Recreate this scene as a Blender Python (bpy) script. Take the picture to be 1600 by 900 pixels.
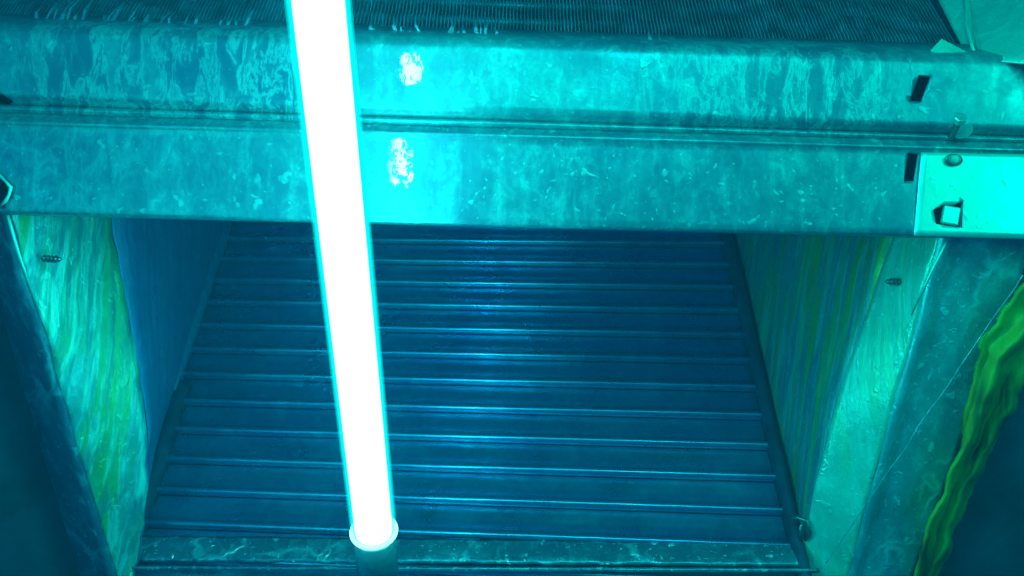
import bpy, bmesh, math, random
from mathutils import Vector, Matrix, noise
random.seed(7)
for o in list(bpy.data.objects): bpy.data.objects.remove(o, do_unlink=True)
scene = bpy.context.scene
COL = scene.collection

# ------------------------------------------------------------------ camera
F = 1386.0                     # focal length in photo pixels (1600 wide)
ROLL = math.radians(0.8)
C0 = Vector((0, 0, 0.5))
cam_d = bpy.data.cameras.new('camera'); cam = bpy.data.objects.new('camera', cam_d); COL.objects.link(cam)
cam_d.sensor_width = 36; cam_d.lens = 36*F/1600; cam_d.clip_start = 0.01; cam_d.clip_end = 50
R_ = Vector((math.cos(ROLL), 0, math.sin(ROLL))); U_ = Vector((-math.sin(ROLL), 0, math.cos(ROLL))); B_ = Vector((0, -1, 0))
M = Matrix((R_, U_, B_)).transposed().to_4x4(); M.translation = C0
cam.matrix_world = M
scene.camera = cam

# ------------------------------------------------------------------ world, exposure
w = bpy.data.worlds.new('World'); scene.world = w; w.use_nodes = True
bg = w.node_tree.nodes['Background']
bg.inputs[0].default_value = (0.0, 0.12, 0.90, 1); bg.inputs[1].default_value = 0.12
scene.render.engine = 'CYCLES'
scene.view_settings.view_transform = 'Standard'; scene.view_settings.look = 'None'
scene.view_settings.exposure = 0; scene.view_settings.gamma = 1

# side lamp beyond the frame, plus unseen area lights added as fill
def area(name, loc, target, sx, sy, power, color):
    l = bpy.data.lights.new(name, 'AREA'); l.shape = 'RECTANGLE'; l.size = sx; l.size_y = sy
    l.energy = power; l.color = color
    o = bpy.data.objects.new(name, l); COL.objects.link(o)
    o.location = loc
    o.rotation_euler = (Vector(target)-Vector(loc)).to_track_quat('-Z', 'Y').to_euler()
    return o
area('side_lamp_light', (0.66, 0.02, 0.80), (0.15, 0.8, 0.5), 0.10, 0.5, 2.4, (0.0, 1.0, 0.70))
area('far_fill_light', (-0.62, -0.15, 0.70), (-0.05, 0.8, 0.40), 0.35, 0.6, 0.7, (0.0, 0.50, 1.0))  # added fill that tints the left side blue
area('cross_fill_light', (-0.46, 0.02, 0.42), (0.29, 0.66, 0.36), 0.06, 0.5, 0.9, (0.0, 1.0, 0.80))  # added light, unseen, to brighten the right end plate
area('overhead_fill_light', (0.11, 0.16, 0.86), (0.10, 0.75, 0.30), 0.24, 0.26, 1.9, (0.0, 1.0, 0.84))  # added light, unseen, to draw highlights on the ribs

# ------------------------------------------------------------------ helpers
def ray(px, py):
    return (R_*((px-800)/F) + U_*((450-py)/F) - B_)
def PY(px, py, y):             # point at depth y behind photo position
    d = ray(px, py); return C0 + d*(y/d.y)
def PX(px, py, x):
    d = ray(px, py); return C0 + d*(x/d.x)
def lerp(a, b, t): return a+(b-a)*t
def V(x, y, z): return Vector((x, y, z))

def empty(name, label, cat, loc, group=None):
    o = bpy.data.objects.new(name, None); COL.objects.link(o); o.location = loc; o.empty_display_size = .02
    o['label'] = label; o['category'] = cat
    if group: o['group'] = group
    return o
def tag(o, label, cat, group=None, kind=None):
    o['label'] = label; o['category'] = cat
    if group: o['group'] = group
    if kind: o['kind'] = kind
    return o
def worldloc(o):
    l = Vector(o.location)
    return l + worldloc(o.parent) if o.parent else l
def obj(name, bm, mat, parent=None, smooth=True, solid=0, origin=None, bev=0):
    """bm holds world coordinates; origin moved to the parent's origin or to its own centre."""
    if parent: og = worldloc(parent)
    else:
        if origin: og = Vector(origin)
        else:
            mn = [min(v.co[i] for v in bm.verts) for i in range(3)]; mx = [max(v.co[i] for v in bm.verts) for i in range(3)]
            og = V((mn[0]+mx[0])/2, (mn[1]+mx[1])/2, mn[2])
    for v in bm.verts: v.co -= og
    bmesh.ops.recalc_face_normals(bm, faces=bm.faces) if solid == 0 else None
    me = bpy.data.meshes.new(name); bm.to_mesh(me); bm.free()
    if smooth:
        for p in me.polygons: p.use_smooth = True
    me.materials.append(mat)
    o = bpy.data.objects.new(name, me); COL.objects.link(o)
    if parent: o.parent = parent
    else: o.location = og
    if solid:
        m = o.modifiers.new('thick', 'SOLIDIFY'); m.thickness = abs(solid); m.offset = -1 if solid > 0 else 1
    if bev:
        m = o.modifiers.new('bevel', 'BEVEL'); m.width = bev; m.segments = 2; m.limit_method = 'ANGLE'
    return o
def bake(o):
    bpy.context.view_layer.update()
    dg = bpy.context.evaluated_depsgraph_get()
    me = bpy.data.meshes.new_from_object(o.evaluated_get(dg)); o.modifiers.clear(); o.data = me
def cut(o, cutters):
    """subtract closed bmeshes (world coordinates) from o, then remove the cutters."""
    bake(o); tmp = []
    for bm in cutters:
        bmesh.ops.recalc_face_normals(bm, faces=bm.faces)
        me = bpy.data.meshes.new('hole'); bm.to_mesh(me); bm.free()
        c = bpy.data.objects.new('hole', me); COL.objects.link(c); tmp.append(c)
        m = o.modifiers.new('cut', 'BOOLEAN'); m.operation = 'DIFFERENCE'; m.object = c; m.solver = 'EXACT'
    bake(o)
    for c in tmp: bpy.data.objects.remove(c, do_unlink=True)

def prism(pts, y0, y1):        # photo-space polygon pushed through depth y0..y1 with the polygon sized at y0
    bm = bmesh.new()
    a = [bm.verts.new(PY(px, py, .5985)+V(0, y0-.5985, 0)) for px, py in pts]
    b = [bm.verts.new(Vector(v.co)+V(0, y1-y0, 0)) for v in a]
    n = len(a); bm.faces.new(a); bm.faces.new(b[::-1])
    for i in range(n): bm.faces.new((a[i], b[i], b[(i+1) % n], a[(i+1) % n]))
    return bm
def box(bm, c, s, rot=None):
    r = bmesh.ops.create_cube(bm, size=1)
    for v in r['verts']:
        v.co = Vector((v.co.x*s[0], v.co.y*s[1], v.co.z*s[2]))
        if rot: v.co = rot @ v.co
        v.co += Vector(c)
    return r['verts']
def tube(bm, path, radii, n=20, caps=True):
    rings = []
    for i, p in enumerate(path):
        t = (path[min(i+1, len(path)-1)]-path[max(i-1, 0)]).normalized()
        a = t.cross(V(0.13, 1, 0.21)).normalized(); b = t.cross(a)
        rings.append([bm.verts.new(p+(a*math.cos(k*2*math.pi/n)+b*math.sin(k*2*math.pi/n))*radii[i]) for k in range(n)])
    for i in range(len(rings)-1):
        for k in range(n): bm.faces.new((rings[i][k], rings[i][(k+1) % n], rings[i+1][(k+1) % n], rings[i+1][k]))
    if caps:
        bm.faces.new(rings[0][::-1]); bm.faces.new(rings[-1])
    return rings
def sheet(rows, disp=0.0, freq=30, seed=0, dirv=V(0, 1, 0)):
    """rows: list of equal-length lists of world points."""
    bm = bmesh.new(); vs = []
    for r in rows:
        line = []
        for p in r:
            d = noise.noise(p*freq+V(seed, seed, seed))*disp if disp else 0
            line.append(bm.verts.new(p+dirv*d))
        vs.append(line)
    for i in range(len(vs)-1):
        for j in range(len(vs[0])-1):
            bm.faces.new((vs[i][j], vs[i][j+1], vs[i+1][j+1], vs[i+1][j]))
    return bm
def quad_rows(a, b, c, d, nu, nv):   # a-b top edge, d-c bottom edge
    rows = []
    for j in range(nv+1):
        t = j/nv; l = a.lerp(d, t); r = b.lerp(c, t)
        rows.append([l.lerp(r, i/nu) for i in range(nu+1)])
    return rows

# ------------------------------------------------------------------ materials
class NT:
    def __init__(s, name):
        s.m = bpy.data.materials.new(name); s.m.use_nodes = True; s.t = s.m.node_tree; s.n = s.t.nodes; s.l = s.t.links
        s.b = s.n['Principled BSDF']; s.out = s.n['Material Output']
        s.co = s.n.new('ShaderNodeTexCoord').outputs['Object']
    def put(s, sock, v):
        if hasattr(v, 'is_linked') or isinstance(v, bpy.types.NodeSocket): s.l.new(v, sock)
        else: sock.default_value = v
    def mapping(s, scale=(1, 1, 1), rot=(0, 0, 0), loc=(0, 0, 0), src=None):
        m = s.n.new('ShaderNodeMapping'); m.inputs['Scale'].default_value = scale; m.inputs['Rotation'].default_value = rot
        m.inputs['Location'].default_value = loc; s.l.new(src or s.co, m.inputs[0]); return m.outputs[0]
    def noise(s, scale, detail=4, rough=.55, dist=0, vec=None):
        n = s.n.new('ShaderNodeTexNoise'); n.inputs['Scale'].default_value = scale; n.inputs['Detail'].default_value = detail
        n.inputs['Roughness'].default_value = rough; n.inputs['Distortion'].default_value = dist
        s.l.new(vec or s.co, n.inputs['Vector']); return n.outputs[0]
    def vor(s, scale, vec=None, feat='DISTANCE_TO_EDGE'):
        n = s.n.new('ShaderNodeTexVoronoi'); n.feature = feat; n.inputs['Scale'].default_value = scale
        s.l.new(vec or s.co, n.inputs['Vector']); return n.outputs['Distance']
    def ramp(s, f, stops):
        r = s.n.new('ShaderNodeValToRGB'); e = r.color_ramp.elements
        while len(e) < len(stops): e.new(0.5)
        for el, (p, c) in zip(e, stops):
            el.position = p; el.color = (c, c, c, 1) if isinstance(c, (int, float)) else (*c, 1)
        s.l.new(f, r.inputs[0]); return r.outputs[0]
    def mix(s, f, a, b, mode='MIX'):
        m = s.n.new('ShaderNodeMix'); m.data_type = 'RGBA'; m.blend_type = mode; m.clamp_factor = True
        fa, aa, bb = m.inputs[0], m.inputs[6], m.inputs[7]
        s.put(fa, f)
        s.put(aa, a if not isinstance(a, tuple) else (*a, 1)[:4]); s.put(bb, b if not isinstance(b, tuple) else (*b, 1)[:4])
        return m.outputs[2]
    def math(s, op, a, b=0.0, clamp=False):
        m = s.n.new('ShaderNodeMath'); m.operation = op; m.use_clamp = clamp; s.put(m.inputs[0], a); s.put(m.inputs[1], b); return m.outputs[0]
    def axis(s, k):
        x = s.n.new('ShaderNodeSeparateXYZ'); s.l.new(s.co, x.inputs[0]); return x.outputs[k]
    def rng(s, v, a, b, c=0., d=1.):
        m = s.n.new('ShaderNodeMapRange'); m.inputs[1].default_value = a; m.inputs[2].default_value = b
        m.inputs[3].default_value = c; m.inputs[4].default_value = d; m.interpolation_type = 'SMOOTHSTEP'
        s.l.new(v, m.inputs[0]); return m.outputs[0]
    def bump(s, h, strength=.3, dist=.002):
        b = s.n.new('ShaderNodeBump'); b.inputs['Strength'].default_value = strength; b.inputs['Distance'].default_value = dist
        s.l.new(h, b.inputs['Height']); s.l.new(b.outputs[0], s.b.inputs['Normal'])
    def done(s, col, rough, metal=0.6, spec=.5):
        s.put(s.b.inputs['Base Color'], col if not isinstance(col, tuple) else (*col, 1)[:4]); s.put(s.b.inputs['Roughness'], rough)
        s.put(s.b.inputs['Metallic'], metal); s.b.inputs['Specular IOR Level'].default_value = spec
        return s.m

def galvanised(name, base=(.34, .50, .54), light=(.60, .80, .82), dark=(.10, .22, .32), streak_z=True, vein=.5, drip=0., drip_x=None,
               green=None, metal=.55, r0=.28, r1=.6, seed=0., bump=.35, speck=.6, lamp_glint=None, dsc=(38, 38, 22), mottle=.35):
    t = NT(name)
    off = (seed, seed*1.3, seed*.7)
    big = t.noise(9, 5, .6, .6, t.mapping(loc=off))
    c = t.mix(t.ramp(big, [(.35, 0), (.68, 1)]), dark, base)
    c = t.mix(.30, c, base)
    # soft drips of whitish oxide running down
    st = t.noise(1, 5, .6, .8, t.mapping(scale=(70, 70, 9), loc=off))
    c = t.mix(t.math('MULTIPLY', t.ramp(st, [(.5, 0), (.75, 1)]), .55), c, light)
    fine = t.noise(260, 3, .7, 0, t.mapping(loc=off))
    c = t.mix(t.math('MULTIPLY', t.ramp(fine, [(.4, 1), (.65, 0)]), .25), c, dark)
    mo = t.noise(1, 9, .76, .5, t.mapping(scale=(85, 85, 55), loc=(seed+4, 6, seed)))
    c = t.mix(t.math('MULTIPLY', t.ramp(mo, [(.44, 1), (.60, 0)]), mottle), c, dark)
    c = t.mix(t.math('MULTIPLY', t.ramp(mo, [(.56, 0), (.70, 1)]), mottle*.8), c, light)
    h = t.math('ADD', t.math('ADD', t.math('MULTIPLY', big, .8), t.math('MULTIPLY', mo, .5*mottle)), t.math('MULTIPLY', fine, .12))
    if drip:
        dn = t.noise(1, 8, .68, .5, t.mapping(scale=dsc, loc=(seed+3, 2, 1)))
        msk = t.ramp(t.noise(1, 2, .5, 0, t.mapping(scale=(7, 7, 9), loc=off)), [(.38, 0), (.62, 1)])
        if drip_x:
            x = t.axis(0); zones = None
            for a, b, c1, d1 in drip_x:
                zz = t.math('MULTIPLY', t.rng(x, a, b), t.rng(x, c1, d1, 1., 0.))
                zones = zz if zones is None else t.math('MAXIMUM', zones, zz)
            msk = t.math('MULTIPLY', zones, t.math('ADD', t.math('MULTIPLY', msk, .5), .5))
        c = t.mix(t.math('MULTIPLY', t.math('MULTIPLY', t.ramp(dn, [(.47, 0), (.60, 1), (.78, .7)]), msk), drip), c, dark)
        ln = t.ramp(dn, [(.44, 0), (.475, .75), (.485, .75), (.53, 0)])
        lm = t.math('MULTIPLY', t.math('MULTIPLY', ln, msk), drip)
        c = t.mix(t.math('MULTIPLY', lm, .8), c, light)
        h = t.math('ADD', h, t.math('MULTIPLY', lm, .22))
    if vein:
        warp = t.n.new('ShaderNodeVectorMath'); warp.operation = 'ADD'
        nv = t.n.new('ShaderNodeTexNoise'); nv.inputs['Scale'].default_value = 22; nv.inputs['Detail'].default_value = 3
        t.l.new(t.co, nv.inputs['Vector'])
        sc = t.n.new('ShaderNodeVectorMath'); sc.operation = 'SCALE'; sc.inputs['Scale'].default_value = .06
        t.l.new(nv.outputs['Color'], sc.inputs[0]); t.l.new(t.co, warp.inputs[0]); t.l.new(sc.outputs[0], warp.inputs[1])
        ve = t.vor(24, t.mapping(scale=(1.2, 1.2, .8), loc=off, src=warp.outputs[0]))
        msk2 = t.ramp(t.noise(14, 4, .6, .4, t.mapping(loc=(seed+9, 3, 3))), [(.47, 0), (.62, 1)])
        vm = t.math('MULTIPLY', t.math('MULTIPLY', t.ramp(ve, [(0, 1), (.09, 0)]), msk2), vein)
        c = t.mix(vm, c, light); h = t.math('ADD', h, t.math('MULTIPLY', vm, .4))
    if speck:
        sp = t.ramp(t.noise(95, 2, .5, .3, t.mapping(loc=(seed+5, 1, 2))), [(.65, 0), (.71, 1)])
        sp = t.math('MAXIMUM', sp, t.ramp(t.noise(230, 2, .6, .3, t.mapping(loc=(seed+5, 4, 2))), [(.66, 0), (.71, 1)]))
        c = t.mix(t.math('MULTIPLY', sp, speck), c, light); h = t.math('ADD', h, t.math('MULTIPLY', sp, .3))
    if green:
        g1 = t.noise(1, 4, .6, .5, t.mapping(scale=(30, 55, 3.2), rot=(math.radians(green.get('tilt', 0)), 0, 0), loc=(seed+1, seed, 0)))
        lo, hi = green.get('lo', .45), green.get('hi', .62)
        pt = t.noise(1, 6, .68, .8, t.mapping(scale=(70, 100, 15), rot=(math.radians(green.get('tilt', 0)), 0, 0), loc=(seed, 8, seed)))
        g1 = t.math('ADD', t.math('MULTIPLY', g1, .8), t.math('MULTIPLY', pt, .2))
        c = t.mix(t.math('MULTIPLY', t.ramp(g1, [(lo, 0), (hi, 1)]), green.get('amt', .8)), c, green['col'])
        g2 = t.noise(1, 5, .6, .3, t.mapping(scale=(75, 130, 5), rot=(math.radians(green.get('tilt', 0)), 0, 0), loc=(seed+7, seed, 4)))
        c = t.mix(t.math('MULTIPLY', t.ramp(g2, [(.5, 0), (.62, 1)]), green.get('amt2', .6)), c, green['col2'])
        c = t.mix(t.math('MULTIPLY', t.ramp(g2, [(.25, 1), (.4, 0)]), green.get('amt3', .6)), c, green.get('col3', dark))
        c = t.mix(t.math('MULTIPLY', t.ramp(pt, [(.50, 0), (.64, 1)]), green.get('dk', .7)), c, dark)
        h = t.math('ADD', h, t.math('MULTIPLY', pt, .7))
    rough = t.rng(t.noise(18, 5, .65, .5, t.mapping(loc=(seed+2, 5, 5))), .35, .65, r0, r1)
    if lamp_glint:       # pale mirror patch painted where the lamp's reflection falls, noisy outline
        x0, x1, z0, z1 = lamp_glint
        bn = t.noise(1, 5, .7, .5, t.mapping(scale=(150, 150, 110), loc=(seed+21, 3, 3)))
        dx = t.math('DIVIDE', t.math('SUBTRACT', t.axis(0), (x0+x1)/2), (x1-x0)/2)
        dz = t.math('DIVIDE', t.math('SUBTRACT', t.axis(2), (z0+z1)/2), (z1-z0)/2)
        k = t.math('SUBTRACT', 1.35, t.math('ADD', t.math('POWER', t.math('ABSOLUTE', dx), 2.5), t.math('POWER', t.math('ABSOLUTE', dz), 3.0)), True)
        k = t.ramp(t.math('ADD', t.math('MULTIPLY', k, .5), t.math('MULTIPLY', bn, .9)), [(.86, 0), (.92, 1)])
        c = t.mix(k, c, (.85, .95, .95))
        rough = t.math('ADD', t.math('MULTIPLY', rough, t.math('SUBTRACT', 1.0, k)), t.math('MULTIPLY', k, .09))
        metal = t.math('ADD', t.math('MULTIPLY', t.math('SUBTRACT', 1.0, k), metal), k)
        h = t.math('ADD', t.math('MULTIPLY', h, t.math('SUBTRACT', 1.0, t.math('MULTIPLY', k, .8))), 0.0)
    t.bump(h, bump, .004)
    return t.done(c, rough, metal)

def plain(name, col, rough=.6, metal=0., var=.4, sc=40):
    t = NT(name); n = t.noise(sc, 5, .6)
    c = t.mix(t.ramp(n, [(.35, 0), (.7, 1)]), tuple(k*(1-var) for k in col), tuple(min(1, k*(1+var)) for k in col))
    t.bump(n, .3, .002); return t.done(c, rough, metal)
def glow(name, col, strength, alpha=1.0):
    m = bpy.data.materials.new(name); m.use_nodes = True; n = m.node_tree.nodes; l = m.node_tree.links; n.clear()
    e = n.new('ShaderNodeEmission'); e.inputs[0].default_value = (*col, 1); e.inputs[1].default_value = strength
    o = n.new('ShaderNodeOutputMaterial')
    if alpha < 1:
        tr = n.new('ShaderNodeBsdfTransparent'); mx = n.new('ShaderNodeMixShader'); mx.inputs[0].default_value = alpha
        l.new(tr.outputs[0], mx.inputs[1]); l.new(e.outputs[0], mx.inputs[2]); l.new(mx.outputs[0], o.inputs[0])
    else: l.new(e.outputs[0], o.inputs[0])
    return m

M_up = galvanised('galvanised_upper_rail', drip=.85, speck=.35, seed=1.0, mottle=.45, vein=.12, bump=.22, dsc=(80, 80, 26), lamp_glint=(-.0805, -.0575, .0295, .0575), base=(.04,.50,.48), light=(.10,.74,.70), dark=(.02,.15,.24), r0=.30, r1=.48, metal=.45,
                  drip_x=[(-.36, -.30, -.16, -.11), (.02, .12, .23, .28)])
M_low = galvanised('galvanised_lower_rail', drip=.4, speck=.5, seed=4.0, mottle=.5, vein=.2, bump=.2, dsc=(50, 50, 22), lamp_glint=(-.0870, -.0645, .0225, .0635), base=(.04,.49,.48), light=(.10,.74,.70), dark=(.02,.15,.24), r0=.30, r1=.48, metal=.45,
                   drip_x=[(-.38, -.30, -.22, -.14), (-.02, .03, .06, .10)])
M_plate = galvanised('clean_galvanised_plate', mottle=.5, base=(.06,.97,.80), light=(.12,.98,.88), dark=(.05,.85,.70), vein=0, speck=.15, seed=8, r0=.3, r1=.5, bump=.15)
M_topplate = galvanised('upper_end_plate_metal', base=(.05,.70,.56), light=(.15,.95,.80), dark=(.04,.50,.40), vein=.2, seed=11, metal=.3, speck=.2)
GRN = dict(col=(.03, .55, .08), col2=(.10, .98, .80), col3=(.02, .20, .22), amt=.8, amt2=.75, amt3=.85, patch=1, tilt=-28)
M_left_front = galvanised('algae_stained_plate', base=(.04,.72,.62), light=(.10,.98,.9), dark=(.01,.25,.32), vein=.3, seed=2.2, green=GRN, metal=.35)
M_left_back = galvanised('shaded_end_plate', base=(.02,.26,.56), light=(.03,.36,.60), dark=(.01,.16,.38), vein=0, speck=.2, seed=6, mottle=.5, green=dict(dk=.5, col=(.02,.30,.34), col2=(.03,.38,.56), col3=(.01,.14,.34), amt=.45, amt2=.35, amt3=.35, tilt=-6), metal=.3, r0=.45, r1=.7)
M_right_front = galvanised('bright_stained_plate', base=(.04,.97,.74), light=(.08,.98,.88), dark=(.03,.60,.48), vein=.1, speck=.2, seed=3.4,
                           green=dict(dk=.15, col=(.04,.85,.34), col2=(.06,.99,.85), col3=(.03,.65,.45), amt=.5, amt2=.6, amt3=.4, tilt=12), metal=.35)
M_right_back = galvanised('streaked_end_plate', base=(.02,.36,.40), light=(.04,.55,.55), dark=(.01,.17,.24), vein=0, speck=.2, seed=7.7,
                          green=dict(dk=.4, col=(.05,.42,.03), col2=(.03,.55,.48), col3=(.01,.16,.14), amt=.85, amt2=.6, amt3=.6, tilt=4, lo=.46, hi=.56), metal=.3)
M_flange_r = galvanised('scratched_flange', mottle=.5, base=(.05,.85,.80), light=(.12,.99,.95), dark=(.02,.42,.44), vein=1.0, speck=.9, seed=13, r0=.35, r1=.6)
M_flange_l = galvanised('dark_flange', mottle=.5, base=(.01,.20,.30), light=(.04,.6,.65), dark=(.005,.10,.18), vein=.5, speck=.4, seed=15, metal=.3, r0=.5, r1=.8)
M_rib = galvanised('ribbed_panel_metal', base=(.015,.41,.60), light=(.04,.52,.68), dark=(.01,.20,.46), vein=.0, speck=0, mottle=.2, seed=17, metal=.82, r0=.26, r1=.38, bump=.04)
M_pan = galvanised('wet_pan_metal', base=(.04,.34,.42), light=(.4,.95,.95), dark=(.01,.16,.26), vein=1., speck=1., seed=19, r0=.12, r1=.4, bump=.7)  # pale veins and specks paint the wet sparkle into the colour
M_fin = plain('coil_fin_metal', (.04, .23, .30), .42, .45, .5, 60)
M_dirtfin = plain('coil_backing', (.004, .04, .08), .8)
M_dark = plain('dark_void', (.006, .018, .03), .9)
M_liner = plain('black_duct_liner', (.01, .075, .115), .85, 0, .5, 12)
M_edge_shade = plain('shadow_toned_edge', (.005, .05, .10), .6, .2)  # navy tone paints shadow along the panel edges
M_steel = plain('screw_steel', (.10, .26, .26), .35, .8)
M_nut = plain('nut_steel', (.35, .65, .60), .35, .6)
def insulation_mat():
    t = NT('torn_insulation'); a = t.noise(1, 3, .5, .8, t.mapping(scale=(60, 42, 9), rot=(0, math.radians(-20), 0)))
    c = t.mix(t.ramp(a, [(.38, 0), (.5, .5), (.66, 1)]), (.01, .05, .02), (.45, .42, .01))
    c = t.mix(t.ramp(t.noise(9, 3), [(.4, 0), (.62, .8)]), c, (.10, .50, .04))
    t.bump(a, .5, .004); return t.done(c, .55, 0)
M_ins = insulation_mat()
M_tube = glow('discharge_glow', (.046, 1, .94), 50)
M_bloom_shell = glow('bloom_shell', (0.0, 1, .92), 2.4, .28)
M_ring = glow('lit_glass_rim', (.25, 1, .95), 2.6)

# ------------------------------------------------------------------ UV lamp
top = PY(497, 0, .42); bot = PY(584, 828, .612)
ax = (top-bot).normalized(); up_end = top+ax*.16
lamp = empty('ultraviolet_lamp', 'glowing white ultraviolet tube lamp hanging down in front of the coils', 'lamp', bot)
bm = bmesh.new(); tube(bm, [bot-ax*.004, bot-ax*.001, bot.lerp(up_end, .5), up_end], [.0100, .0128, .0125, .0125], 32); obj('discharge_tube', bm, M_tube, lamp)
for nm, rad, al in (('bloom_shell', .0140, .30), ('bloom_shell', .0149, .20), ('bloom_shell', .0158, .14)):
    bm = bmesh.new(); tube(bm, [bot+ax*.002, bot.lerp(up_end, .5), up_end], [rad]*3, 48, caps=False)
    obj(nm, bm, glow('bloom_shell', (0.0, 1, .94), 1.6, al), lamp)  # glowing shells added to imitate soft bloom around the tube
bm = bmesh.new()   # rim: partial torus round the lower end
a_ = ax.cross(V(0, 1, 0)).normalized(); b_ = ax.cross(a_)
pts = [bot-ax*.001+(a_*math.cos(k*math.pi/24)+b_*math.sin(k*math.pi/24))*.0150 for k in range(48)]
for k in range(48):
    tube(bm, [pts[k], pts[(k+1) % 48]], [.0017, .0017], 8, caps=False)
bmesh.ops.remove_doubles(bm, verts=bm.verts, dist=.0004)
obj('glass_rim', bm, M_ring, lamp)
bm = bmesh.new(); tube(bm, [bot-ax*.004, bot-ax*.006, bot-ax*.045], [.012, .0145, .0145], 28); obj('end_cap', bm, plain('lamp_cap', (.06, .45, .48), .6), lamp)

# ------------------------------------------------------------------ cross rails between the two coils
NX = 160
def rail_rows(prof):           # prof: (py at px 0, py at px 1600, depth)
    rows = []
    for yl, yr, d in prof:
        row = []
        for i in range(NX+1):
            px = -90+i*1780/NX
            row.append(PY(px, lerp(yl, yr, px/1600), d))
        rows.append(row)
    return rows
def dense(prof, a, b, n):      # subdivide between entries a and b
    out = []
    for i, p in enumerate(prof):
        out.append(p)
        if i == a:
            q = prof[b]
            for k in range(1, n): out.append(tuple(lerp(p[j], q[j], k/n) for j in range(3)))
    return out
rails = empty('upper_cross_rail', 'upper galvanised cross rail with drip stains directly below the fins', 'rail', PY(800, 210, .6))
prof = [(20, 72, .635), (29, 84, .612), (33, 88, .6055), (38, 93, .6025), (46, 101, .6005), (52, 106, .600), (147, 201, .600), (152, 205, .6015), (158, 210, .6042), (164, 214, .6050)]
o = obj('web', sheet(rail_rows(dense(prof, 5, 6, 12)), .0005, 14, 3), M_up, rails, solid=-.0014)
cut(o, [prism([(1438, 117), (1456, 119), (1441, 158), (1423, 157)], .59, .63),
        prism([(-30, 140), (2, 147), (13, 156), (-2, 166), (-30, 166)], .59, .63)])
obj('folded_lip', sheet(rail_rows([(163, 213.3, .6047), (166, 216, .6030), (168, 218, .6024), (171, 220, .6028), (174, 222, .6040), (177, 224, .6048)]), 0), M_up, rails, solid=-.001)

lowr = empty('lower_cross_rail', 'lower galvanised cross rail forming the top of the dark opening', 'rail', PY(800, 355, .6))
prof = [(176, 223.4, .6046), (179, 226.5, .6040), (183, 229, .602), (187, 232, .600), (191, 235, .5990), (194, 237, .600), (197, 239, .6008), (328, 369, .600), (332, 372.5, .601), (334, 374, .604), (335, 375, .612), (336, 376, .635)]
o = obj('web', sheet(rail_rows(dense(prof, 6, 7, 14)), .0005, 14, 9), M_low, lowr, solid=-.0014)
cut(o, [prism([(1421, 238), (1437, 240), (1430, 282), (1414, 283)], .59, .63),
        prism([(1458, 328), (1474, 320), (1488, 321), (1504, 314), (1502, 356), (1478, 353), (1462, 350)], .59, .63),
        prism([(-30, 270), (0, 276), (16, 292), (10, 312), (-8, 330), (-30, 322)], .59, .63)])
bm = bmesh.new(); tube(bm, [PY(-6, 268, .598), PY(1, 276, .5975), PY(9, 284, .597), PY(17, 293, .5975), PY(14, 304, .597), PY(9, 314, .5975), PY(0, 322, .598)], [.0006, .0013, .0009, .0015, .0010, .0014, .0007], 8)
obj('torn_hole_rim', bm, M_plate, lowr)
# dark space behind the rails
bm = bmesh.new(); box(bm, (PY(800, 220, .66)), (1.1, .02, .09)); tag(obj('rail_backing', bm, M_dark), 'dark backing strip seen through the slots of the cross rails', 'strip')
# brighter splice plate on the right of the lower rail
sp = empty('splice_plate', 'bright clean splice plate at the right end of the lower rail', 'plate', PY(1520, 372, .597))
rows = quad_rows(PY(1440, 238, .5988), PY(1690, 243, .5925), PY(1690, 376, .5925), PY(1428, 368, .5988), 24, 14)
o = obj('plate_sheet', sheet(rows, .0004, 20, 5), M_plate, sp, solid=-.0007)
cut(o, [prism([(1458, 328), (1474, 320), (1488, 321), (1504, 314), (1502, 356), (1478, 353), (1462, 350)], .585, .62)])
bm = bmesh.new(); c = PY(1485, 337, .5995); box(bm, c, (.0115, .004, .0125), Matrix.Rotation(math.radians(9), 3, 'Y'))
obj('square_nut', bm, M_plate, sp, smooth=False, bev=.0012)
# bolt poking out of the seam
bl = empty('loose_bolt', 'small bolt with a bright washer poking out of the seam between rails', 'bolt', PY(1490, 212, .598))
a = PY(1486, 214, .598); b = PY(1499, 188, .582)
bm = bmesh.new(); path = [a.lerp(b, k/14) for k in range(15)]; tube(bm, path, [.0019+(.0005 if k % 2 else 0) for k in range(15)], 14); obj('shank', bm, M_steel, bl)
bm = bmesh.new(); d = (b-a).normalized(); tube(bm, [b-d*.001, b+d*.0035], [.0044, .0040], 6); obj('hex_head', bm, M_nut, bl, smooth=False, bev=.0006)
bm = bmesh.new(); rr = []
cc = PY(1505, 205, .5965)
vs = [bm.verts.new(cc+V(math.cos(k*2*math.pi/18)*.0055, -.004*math.sin(k*2*math.pi/18+.6), math.sin(k*2*math.pi/18)*.0045)) for k in range(18)]
bm.faces.new(vs); obj('washer', bm, M_plate, bl, smooth=False, solid=.001)
bm = bmesh.new(); c = PY(1490, 250, .5965); bmesh.ops.create_uvsphere(bm, u_segments=16, v_segments=8, radius=1)
for v in bm.verts: v.co = V(v.co.x*.0062, v.co.y*.0008, v.co.z*.0042)+c  # flattened dark ellipsoid, a dark spot on the plate
tag(obj('dark_spot', bm, M_steel), 'flattened dark spot on the bright splice plate below the loose bolt', 'rivet')

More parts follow.
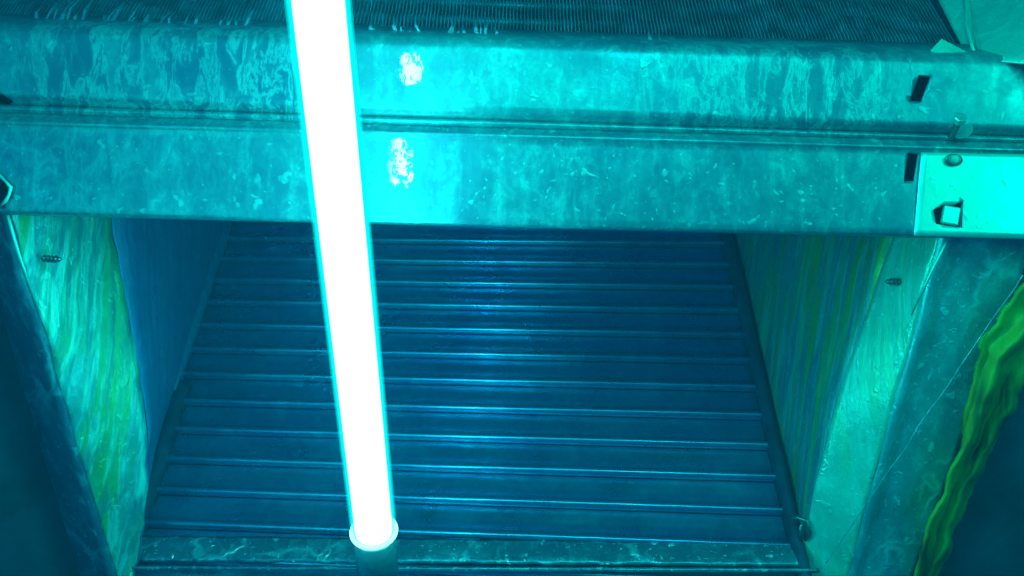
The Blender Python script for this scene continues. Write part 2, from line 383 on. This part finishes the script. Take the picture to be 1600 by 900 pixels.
# ------------------------------------------------------------------ upper finned coil
base_l = PY(0, 34, .625); base_r = PY(1524, 92, .625)
slope = V(0, .68, .733)
nrm = slope.cross(V(1, 0, 0)).normalized()
if nrm.y > 0: nrm = -nrm
coil = empty('finned_coil', 'finned cooling coil with thin close fins above the upper rail', 'coil', base_l.lerp(base_r, .5))
bm = bmesh.new(); x0 = base_l.x-.06; x1 = base_r.x-.005; pitch = .00262; n = int((x1-x0)/pitch)
sl = (base_r.z-base_l.z)/(base_r.x-base_l.x)
for i in range(n):
    x = x0+i*pitch; z = base_l.z+(x-base_l.x)*sl-.012
    p0 = V(x, base_l.y-.012, z)
    bend = 0
    if random.random() < .16: bend = random.uniform(-1, 1)*.0035
    segs = 34; L = .17; prev = None; jit = random.uniform(-.00018, .00018)
    for k in range(segs+1):
        s = L*k/segs
        wav = 0
        dx = wav+jit+bend*max(0, 1-s/.035)
        depth = .0016*random.random() if bend else 0
        # crest rows stand slightly prouder where the tubes pass
        cr = .0005*max(0, math.cos(s*2*math.pi/.021))
        c0 = p0+slope*s+V(dx, 0, 0)+nrm*(cr+depth)
        q = [c0+V(-.0004, 0, 0), c0+V(.0004, 0, 0), c0+V(.0004, 0, 0)-nrm*.012, c0+V(-.0004, 0, 0)-nrm*.012]
        cur = [bm.verts.new(t) for t in q]
        if prev:
            for m in range(4): bm.faces.new((prev[m], prev[(m+1) % 4], cur[(m+1) % 4], cur[m]))
        prev = cur
obj('fins', bm, M_fin, coil, smooth=False)
for k in range(6):
    bm = bmesh.new(); off = slope*(.012+.024*k)-nrm*.0075
    tube(bm, [V(x0, base_l.y, base_l.z+(x0-base_l.x)*sl)+off, V(x1, base_l.y, base_l.z+(x1-base_l.x)*sl)+off], [.0042, .0042], 12)
    obj('coolant_tube', bm, M_fin, coil)
bm = bmesh.new(); a = V(x0, base_l.y-.005, base_l.z-.02+(x0-base_l.x)*sl)-nrm*.012; b = V(x1, base_l.y-.005, base_l.z-.02+(x1-base_l.x)*sl)-nrm*.012
vs = [bm.verts.new(t) for t in (a, b, b+slope*.22, a+slope*.22)]; bm.faces.new(vs); obj('backing', bm, M_dirtfin, coil, smooth=False, solid=.002)
# torn tufts of bent fin metal along the foot of the coil
bm = bmesh.new()
spots = [(random.uniform(20, 420), random.uniform(.6, 1.4)) for _ in range(26)]+[(random.uniform(560, 1080), random.uniform(.4, 1)) for _ in range(22)]+[(x, 1.1) for x in (745, 750, 757, 700, 706, 660)]
for px, h in spots:
    py = lerp(33, 100, px/1600)-2; p = PY(px, py, .618); lean = random.uniform(.2, .9)*(1 if px < 450 else random.choice((-.5, -.3, .3)))
    e = p+V(.012*lean*h, .004, .015*h); wd = V(random.uniform(.0006, .0016), 0, 0)
    m = p.lerp(e, .5)+V(random.uniform(-.002, .002), -.003, 0)
    bm = bmesh.new(); vs = [bm.verts.new(t) for t in (p-wd, p+wd, m+wd*.8, e, m-wd*.8)]
    bm.faces.new(vs); obj('bent_fin', bm, M_fin, coil, smooth=False, solid=.0003)
# right end plate of the upper coil
tp = empty('upper_end_plate', 'teal galvanised end plate beside the fins in the top right corner', 'plate', PY(1530, 95, .61))
e0 = PY(1528, 96, .612); e1 = e0+slope*.2
f1 = PY(1520, -60, .50)
bm = sheet(quad_rows(PY(1506, -40, .71), PY(1760, -60, .56), PY(1740, 112, .56), PY(1530, 96, .612), 20, 14), .0015, 18, 2)
obj('plate_sheet', bm, M_topplate, tp, solid=.0015)
bm = bmesh.new(); tube(bm, [PY(1505, -30, .695), PY(1509, 40, .65), PY(1523, 88, .612)], [.0012, .0013, .0011], 8); obj('edge_bead', bm, M_plate, tp)
bm = sheet(quad_rows(PY(1444, -40, .722), PY(1506, -40, .705), PY(1530, 98, .614), PY(1516, 98, .622), 6, 10), .001, 30, 4); obj('folded_edge', bm, M_topplate, tp, solid=.001)
bm = bmesh.new(); vs = [bm.verts.new(t) for t in (PY(1453, 80, .61), PY(1470, 62, .612), PY(1512, 84, .612), PY(1500, 94, .606), PY(1460, 92, .606))]; bm.faces.new(vs); obj('torn_corner', bm, M_topplate, tp, smooth=False, solid=.001)

# ------------------------------------------------------------------ lower ribbed coil panel leaning back
CB = V(0, .738, .5-.245); CD = V(0, .288, .313); CN = V(0, -.313, .288).normalized()*1.0
if CN.y > 0: CN = -CN
def cp(x, t, n=0.): return V(x, CB.y+CD.y*t-.08*x-.002, CB.z+CD.z*t)+CN*n
XL, XR = -.333, .238
panel = empty('ribbed_panel', 'dark blue ribbed coil panel leaning back inside the opening', 'coil panel', cp(0, 0))
bm = sheet([[cp(lerp(XL, XR, i/40), t/24, -.003) for i in range(41)] for t in range(0, 31)], .0008, 12, 1); obj('sheet_back', bm, M_rib, panel, solid=.002)
NR = 13; dt = 1/13.0
for k in range(-1, 17):
    t0 = (k+.12)*dt
    # lapped rib: face rising towards its lower edge, then a rolled bead and an undercut
    prof = [(t0+dt*.99, .0008), (t0+dt*.60, .0022), (t0+dt*.24, .0030), (t0+dt*.215, .0050), (t0+dt*.175, .0075), (t0+dt*.115, .0089), (t0+dt*.05, .0085), (t0+dt*.01, .0066), (t0, .0040), (t0+dt*.02, .0008)]
    rows = [[cp(lerp(XL+.001, XR-.001, i/60), t, n+.0004*noise.noise(V(i*.5, k*3.1, n*900))) for i in range(61)] for t, n in prof]
    obj('rib', sheet(rows), M_rib, panel)
# thin strips along both edges of the panel
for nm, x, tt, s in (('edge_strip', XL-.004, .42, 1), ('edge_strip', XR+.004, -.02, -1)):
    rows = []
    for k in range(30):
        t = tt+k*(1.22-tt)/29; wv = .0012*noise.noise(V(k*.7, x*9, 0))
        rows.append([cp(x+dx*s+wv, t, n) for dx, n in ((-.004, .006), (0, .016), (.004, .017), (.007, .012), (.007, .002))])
    obj(nm, sheet(rows), M_left_back if s > 0 else M_edge_shade, panel, solid=.001)  # right strip has the edge shadow painted into its colour

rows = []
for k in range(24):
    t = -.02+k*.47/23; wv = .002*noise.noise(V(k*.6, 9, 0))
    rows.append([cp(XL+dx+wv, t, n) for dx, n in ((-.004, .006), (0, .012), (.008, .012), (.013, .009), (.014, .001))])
obj('gap_shade_strip', sheet(rows), M_edge_shade, panel, solid=.001)  # dark strip added to paint the shaded gap beside the end plate

# drip tray lip under the panel
tray = empty('drip_tray', 'wet drip tray lip with painted sparkle specks along the bottom of the panel', 'tray', PY(700, 900, .72))
rows = []
for yl, yr, d in ((838, 850, .760), (842, 854, .7545), (852, 862, .7495), (862, 871, .7445), (871, 880, .740), (874, 883, .7385), (876, 885, .741)):
    rows.append([PY(px, lerp(yl, yr, (px-200)/1040), d-.035*(px-760)/1040-.002) for px in range(190, 1261, 10)])
o = obj('lip', sheet(rows, .0035, 90, 2), M_pan, tray, solid=.001)
rows = []
for y, d in ((885, .733), (886.5, .731), (888, .7315), (889, .735)):
    rows.append([PY(px, y+(px-200)*.004, d-.035*(px-760)/1040-.002) for px in range(150, 1281, 10)])
obj('front_edge', sheet(rows, .001, 60, 4), M_pan, tray, solid=.001)
bm = bmesh.new(); box(bm, (PY(700, 990, .76)), (.64, .10, .03)); obj('trough', bm, M_dark, tray, smooth=False)

# ------------------------------------------------------------------ left end plate (triangular, folded)
le = empty('left_end_plate', 'algae stained end plate on the left side of the opening', 'plate', PY(180, 890, .75))
A = PY(6, 318, .612); Bf = PY(184, 905, .742); Cf = PY(196, 905, .752); Df = PY(168, 318, .69)
M1 = PY(66, 500, .648); M2 = PY(212, 500, .712)
def foldl(t):
    return 166+106*t**.95-140*max(0, t-.55)**1.4/.45**.4+9*noise.noise(V(t*14, 4, 4))+4*noise.noise(V(t*40, 4, 4))
rows = []
for j in range(33):
    t = j/32
    lx = lerp(8, 186, t)+6*noise.noise(V(t*7, 1, 0)); rx = foldl(t)
    rx = max(rx, lx+8); y = lerp(318, 912, t)
    l = PY(lx, y, lerp(.612, .742, t)); r = PY(rx, y, lerp(.70, .752, t))
    rows.append([l.lerp(r, i/14) for i in range(15)])
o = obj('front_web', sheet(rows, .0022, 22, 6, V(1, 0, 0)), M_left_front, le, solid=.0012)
rows = []
for j in range(33):
    t = j/32
    rx = foldl(t)
    y = lerp(318, 912, t); l = PY(rx, y, lerp(.70, .752, t))
    tt = lerp(1.15, 0.0, t); r = cp(XL-.006, tt, 0)
    rows.append([l.lerp(r, i/10) for i in range(11)])
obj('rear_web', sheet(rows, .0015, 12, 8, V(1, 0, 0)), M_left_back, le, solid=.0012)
def screw(p, d, L, r, parent, name='screw_tip'):
    bm = bmesh.new(); n = 22
    tube(bm, [p+d*(L*k/n) for k in range(n+1)], [(r if (k//2) % 2 else r*.68)*(1 if k < n-5 else (n-k+1)/7) for k in range(n+1)], 14)
    return obj(name, bm, M_steel, parent)
screw(PY(66, 404, .640), V(1, .05, -.03).normalized(), .0145, .0028, le)
lf = []
for j in range(25):
    t = j/24; y = lerp(318, 912, t); x = lerp(8, 186, t)+6*noise.noise(V(t*7, 1, 0)); d = lerp(.612, .742, t)
    lf.append([PY(x-w_, y, d+dd) for w_, dd in ((0, 0), (6, -.004), (14, -.002), (34, .004), (56, .014))])
obj('flange', sheet(lf, .002, 60, 3), M_flange_l, le, solid=-.001)
bm = bmesh.new(); tube(bm, [PY(12, 336, .606), PY(30, 400, .618), PY(62, 490, .636)], [.0011, .0015, .0008], 8); obj('edge_bead', bm, M_plate, le)

# left liner panel
bm = sheet(quad_rows(PY(-160, 322, .66), PY(60, 322, .68), PY(230, 960, .80), PY(-160, 960, .74), 20, 20), .006, 10, 3)
tag(obj('duct_liner', bm, M_liner, solid=-.004), 'dark duct liner board at the far left below the rails', 'liner')

# ------------------------------------------------------------------ right end plate
re_ = empty('right_end_plate', 'galvanised end plate with green drip streaks on the right side of the opening', 'plate', PY(1300, 890, .73))
def foldx(t): return lerp(1405, 1245, t)+18*math.sin(t*3.1)*(-1)
def frontx(t): return lerp(1472, 1318, t)+3*noise.noise(V(t*5, 2, 0))
rows = []; rows2 = []; rows3 = []
for j in range(33):
    t = j/32; y = lerp(350, 915, t)
    f = PY(foldx(t), y, lerp(.668, .738, t)); e = PY(frontx(t), y, lerp(.612, .72, t))
    rows.append([f.lerp(e, i/12) for i in range(13)])
    r = cp(XR+.007, lerp(1.12, -.02, t), 0)
    rows2.append([r.lerp(f, i/14) for i in range(15)])
    g = PY(lerp(1625, 1420, t), y, lerp(.616, .716, t))
    rows3.append([e.lerp(g, i/16)+V(0, -.003*math.sin(min(1, i/3)*math.pi), 0) for i in range(17)])
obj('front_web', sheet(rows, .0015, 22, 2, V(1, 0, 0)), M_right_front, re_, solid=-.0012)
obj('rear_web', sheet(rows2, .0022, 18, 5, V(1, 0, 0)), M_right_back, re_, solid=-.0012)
obj('flange', sheet(rows3, .0022, 40, 7), M_flange_r, re_, solid=-.0012)
screw(PY(1412, 441, .655), V(-1, -.05, .02).normalized(), .0145, .0028, re_)
bm = bmesh.new(); tube(bm, [PY(1478, 378, .606), PY(1452, 432, .617), PY(1424, 492, .630)], [.0008, .0012, .0006], 8); obj('edge_bead', bm, M_plate, re_)
bm = bmesh.new(); pth = [PY(lerp(1598, 1290, t)+4*noise.noise(V(t*9, 0, 3)), lerp(430, 880, t), lerp(.61, .706, t)+.0012*noise.noise(V(t*40, 7, 3))-.0008) for t in [k/60 for k in range(61)]]
tube(bm, pth, [.0001+.0006*random.random() for _ in pth], 8); obj('seam_bead', bm, M_flange_r, re_)
# small clip at the lower right corner of the panel
cl = empty('spring_clip', 'small bent spring clip at the lower right corner of the ribbed panel', 'clip', PY(1250, 850, .722))
bm = bmesh.new(); pp = [PY(1232, 812, .735), PY(1246, 808, .727), PY(1260, 815, .722), PY(1266, 832, .722), PY(1258, 845, .726)]
tube(bm, pp, [.001, .0017, .0019, .0016, .001], 10); obj('loop', bm, M_steel, cl)
bm = bmesh.new(); bmesh.ops.create_uvsphere(bm, u_segments=16, v_segments=8, radius=1); c = PY(1254, 830, .727)
for v in bm.verts: v.co = V(v.co.x*.0035, v.co.y*.002, v.co.z*.007)+c
obj('pad', bm, M_steel, cl)

# torn insulation
rows = []
LE = [(1640, 420), (1600, 452), (1562, 500), (1538, 540), (1528, 590), (1512, 640), (1500, 700), (1474, 760), (1450, 820), (1436, 870), (1426, 930)]
RE = [(1690, 480), (1660, 520), (1622, 560), (1592, 596), (1570, 640), (1548, 680), (1530, 720), (1502, 780), (1478, 830), (1458, 880), (1440, 940)]
def samp(L, t):
    f = t*(len(L)-1); i = min(int(f), len(L)-2); u = f-i
    return lerp(L[i][0], L[i+1][0], u), lerp(L[i][1], L[i+1][1], u)
for j in range(61):
    t = j/60; (ax_, ay), (bx, by) = samp(LE, t), samp(RE, t); row = []
    ax_ += 9*noise.noise(V(t*16, 0, 0))+3*noise.noise(V(t*45, 0, 4)); bx += 14+12*noise.noise(V(t*11, 5, 0))+4*noise.noise(V(t*50, 5, 7))
    for i in range(25):
        u = i/24; d = lerp(.600, .70, t)+.007*math.sin(u*9+t*5+2*noise.noise(V(t*5, u*2, 1)))*(1 if 0 < i < 24 else .4)+.02*u*u
        row.append(PY(lerp(ax_, bx, u), lerp(ay, by, u), d))
    rows.append(row)
tag(obj('torn_insulation', sheet(rows, .003, 70, 1), M_ins, solid=-.003), 'torn yellow green insulation edge running down beside the right flange', 'insulation')
bm = sheet(quad_rows(PY(1440, 380, .655), PY(1780, 380, .64), PY(1780, 980, .74), PY(1380, 980, .76), 16, 20), .005, 10, 12)
tag(obj('duct_liner', bm, M_liner, solid=-.004), 'dark duct liner board in the lower right corner behind the insulation', 'liner')

# cabinet shell behind and around everything
bm = bmesh.new(); box(bm, (0, 1.32, .5), (1.8, .02, 1.6)); tag(obj('cabinet_back', bm, M_dark, smooth=False), 'dark cabinet back wall behind the coil panels', 'cabinet wall')

# thin haze volume added for the soft glow around the lamp
bm = bmesh.new(); box(bm, (0, .45, .5), (1.76, 1.68, 1.56))
hm = bpy.data.materials.new('haze'); hm.use_nodes = True; hn = hm.node_tree.nodes; hn.clear()
pv = hn.new('ShaderNodeVolumePrincipled'); pv.inputs['Color'].default_value = (.10, .58, 1, 1); pv.inputs['Density'].default_value = .115
ho = hn.new('ShaderNodeOutputMaterial'); hm.node_tree.links.new(pv.outputs[0], ho.inputs['Volume'])
tag(obj('haze', bm, hm, smooth=False), 'faint blue haze added for the glow around the lamp', 'haze', kind='stuff')
